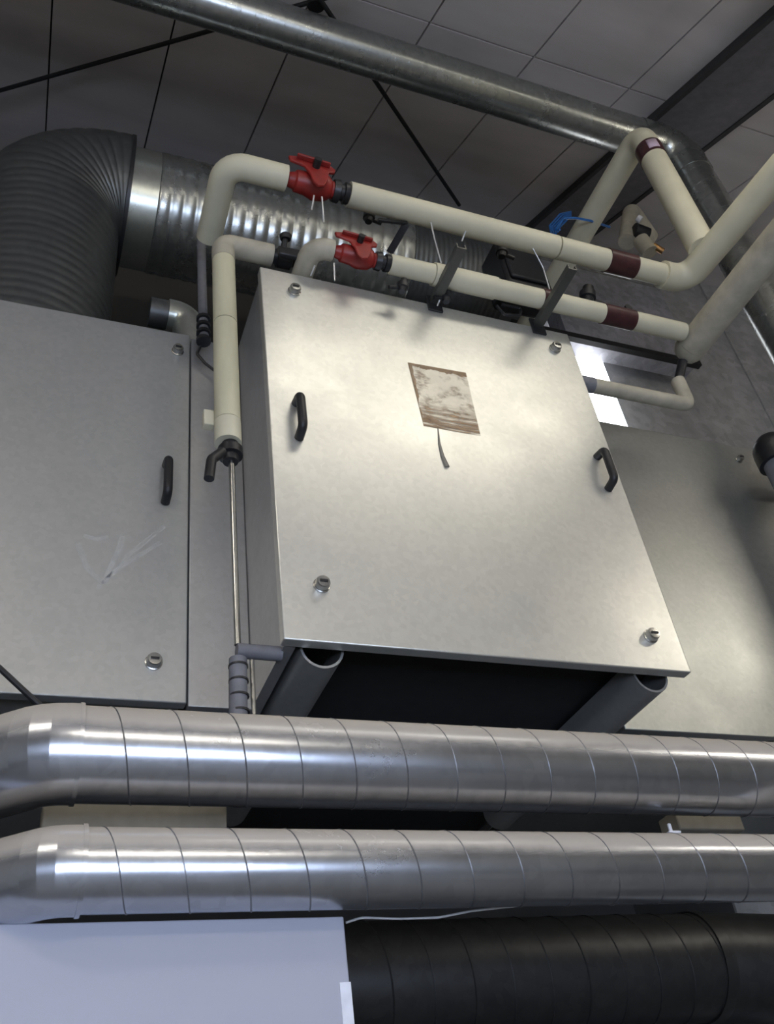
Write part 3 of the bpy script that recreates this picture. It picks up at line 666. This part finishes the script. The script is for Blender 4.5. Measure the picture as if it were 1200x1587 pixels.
# pale hanging wires
for i, (P, lab) in enumerate([
    (((668,345,1.28),(674,372,1.30),(684,408,1.33)), 'pale wire hanging from the upper cream pipe left of the middle bracket'),
    (((722,358,1.28),(716,374,1.30)), 'short pale wire hook at the tip of the middle bracket'),
    (((826,385,1.28),(842,415,1.31),(852,448,1.33)), 'pale wire hanging from the upper cream pipe near the right bracket'),
    (((487,303,1.25),(483,325,1.27)), 'short pale wire hanging from the upper red valve'),
    (((499,305,1.25),(502,345,1.28)), 'longer pale wire hanging from the upper red valve'),
    (((518,408,1.30),(519,435,1.32)), 'short pale wire left of the lower red valve'),
    (((686,453,1.36),(678,474,1.385)), 'pale wire tie at the foot of the middle bracket'),
    (((488,412,1.36),(482,427,1.395)), 'short pale wire end on the pale door top edge below the dirty elbow')]):
    tag(link_mesh('hanging_wire', tube([onY(*q) for q in P], .0022, .02, 8), M['wire']), lab, 'wire')
# blue cable around the receding pipe
zz = zap
t = thing('blue_cable', (ax.x-.1,1.75,zap-.1), 'bundled blue cable wrapped round the receding cream pipe', 'cable')
Yq = 1.5
bm = bmesh.new()
for k in range(5):
    j = k*3
    sweep(bm, path([onY(856+j,368-j,1.52), onY(852+j,350+j*.5,1.55), onY(868+j,332+k*2,1.56), onY(885,328+k*2,1.60)], .03), .0036, 8)
link_mesh('coil', bm, M['blue'], t)
link_mesh('loop', tube([onY(862,356,1.50), onY(874,338,1.50), onY(892,338,1.49), onY(915,342,1.5), onY(945,352,1.55)], .0045, .03, 8), M['blue'], t)

# ================================================================== RIGHT BACKGROUND
# rectangular duct behind the pipes
Yr = 2.2; za = onY(960,430,Yr).z; zb_ = onY(960,542,Yr).z; xa = onY(862,470,Yr).x; xb = onY(1048,500,Yr).x
t = thing('rectangular_duct', ((xa+xb)/2,Yr,zb_), 'crumpled-looking rectangular sheet metal duct behind the two cream pipes at the right', 'duct')
link_mesh('duct_body', box((xa,Yr,zb_+.012),(xb,2.295,za)), M['foil'], t, .003)
link_mesh('upper_flange', box((xa-.008,Yr-.02,za-.014),(xb,Yr-.001,za+.01)), M['steel'], t, .001)
link_mesh('lower_flange', box((xa-.3,Yr-.03,zb_-.02),(xb,Yr-.001,zb_+.011)), M['rod'], t, .001)
# strip lamp upright on the rear wall
lx = (onY(907,530,YC-.045).x+onY(945,650,YC-.045).x)/2
t = thing('strip_lamp', (lx,YC-.03,onY(945,700,YC-.045).z), 'bright white strip lamp fixed upright on the sheet metal wall', 'lamp')
zA = onY(950,668,YC-.045).z; zB = onY(900,490,YC-.045).z
link_mesh('lamp_housing', box((lx-.075,YC-.03,zA-.01),(lx+.075,YC-.003,zB+.01)), M['frame'], t, .002)
link_mesh('diffuser', box((lx-.065,YC-.055,zA),(lx+.065,YC-.0305,zB)), M['strip_glow'], t, .004)
# pipe with black collar in front of the right unit
Yp = 1.52; p = onY(1202,712,Yp)
t = thing('collared_pipe', (p.x,Yp,p.z-1), 'pale vertical pipe with a black collar in front of the right unit', 'pipe')
link_mesh('pipe', tube([(p.x,Yp,F),(p.x,Yp,p.z+.01)], .042, 0, 28), M['grey_pipe'], t)
link_mesh('collar', sweep(bmesh.new(), path([(p.x,Yp,p.z-.02),(p.x,Yp,p.z+.045),(p.x+.2,Yp,p.z+.05)], .02), .055, 28), M['black'], t)

# ================================================================== ROOM LAMP AND ADDED FILL LAMPS (out of frame, above and behind the viewer)
def ceiling_or_fill_lamp(x, y, label, L=1.2, W=.16, drop=.4, glow='lamp'):
    z = cz(y)-drop
    t = thing('ceiling_or_fill_lamp', (x,y,z), label, 'lamp', None)
    link_mesh('housing', box((x-L/2,y-W/2 if glow=='lamp_near' else y-.02,z),(x+L/2,y+W/2 if glow=='lamp_near' else y+.02,z+.04)), M['frame'], t, .003)
    link_mesh('diffuser', box((x-L/2+.02,y-W/2+.02,z-.03),(x+L/2-.02,y+W/2-.02,z-.001)), M[glow], t, .005)
    link_mesh('stem', box((x-.02,y-.02,z+.04),(x+.02,y+.02,cz(y-.03)-.001)), M['frame'], t)
ceiling_or_fill_lamp(1.45, .32, 'fluorescent ceiling lamp above the viewer, nearer the units', L=1.5, W=.26, drop=.12, glow='lamp_near')
ceiling_or_fill_lamp(-1.2, -.3, 'added fill lamp up behind the viewer at the left')  # this and the next two: unseen lamps added to brighten ceiling and room
ceiling_or_fill_lamp(3.4, -.2, 'added fill lamp up behind the viewer at the far right')
ceiling_or_fill_lamp(.6, -1.5, 'added fill lamp above the window behind the viewer', drop=.2)
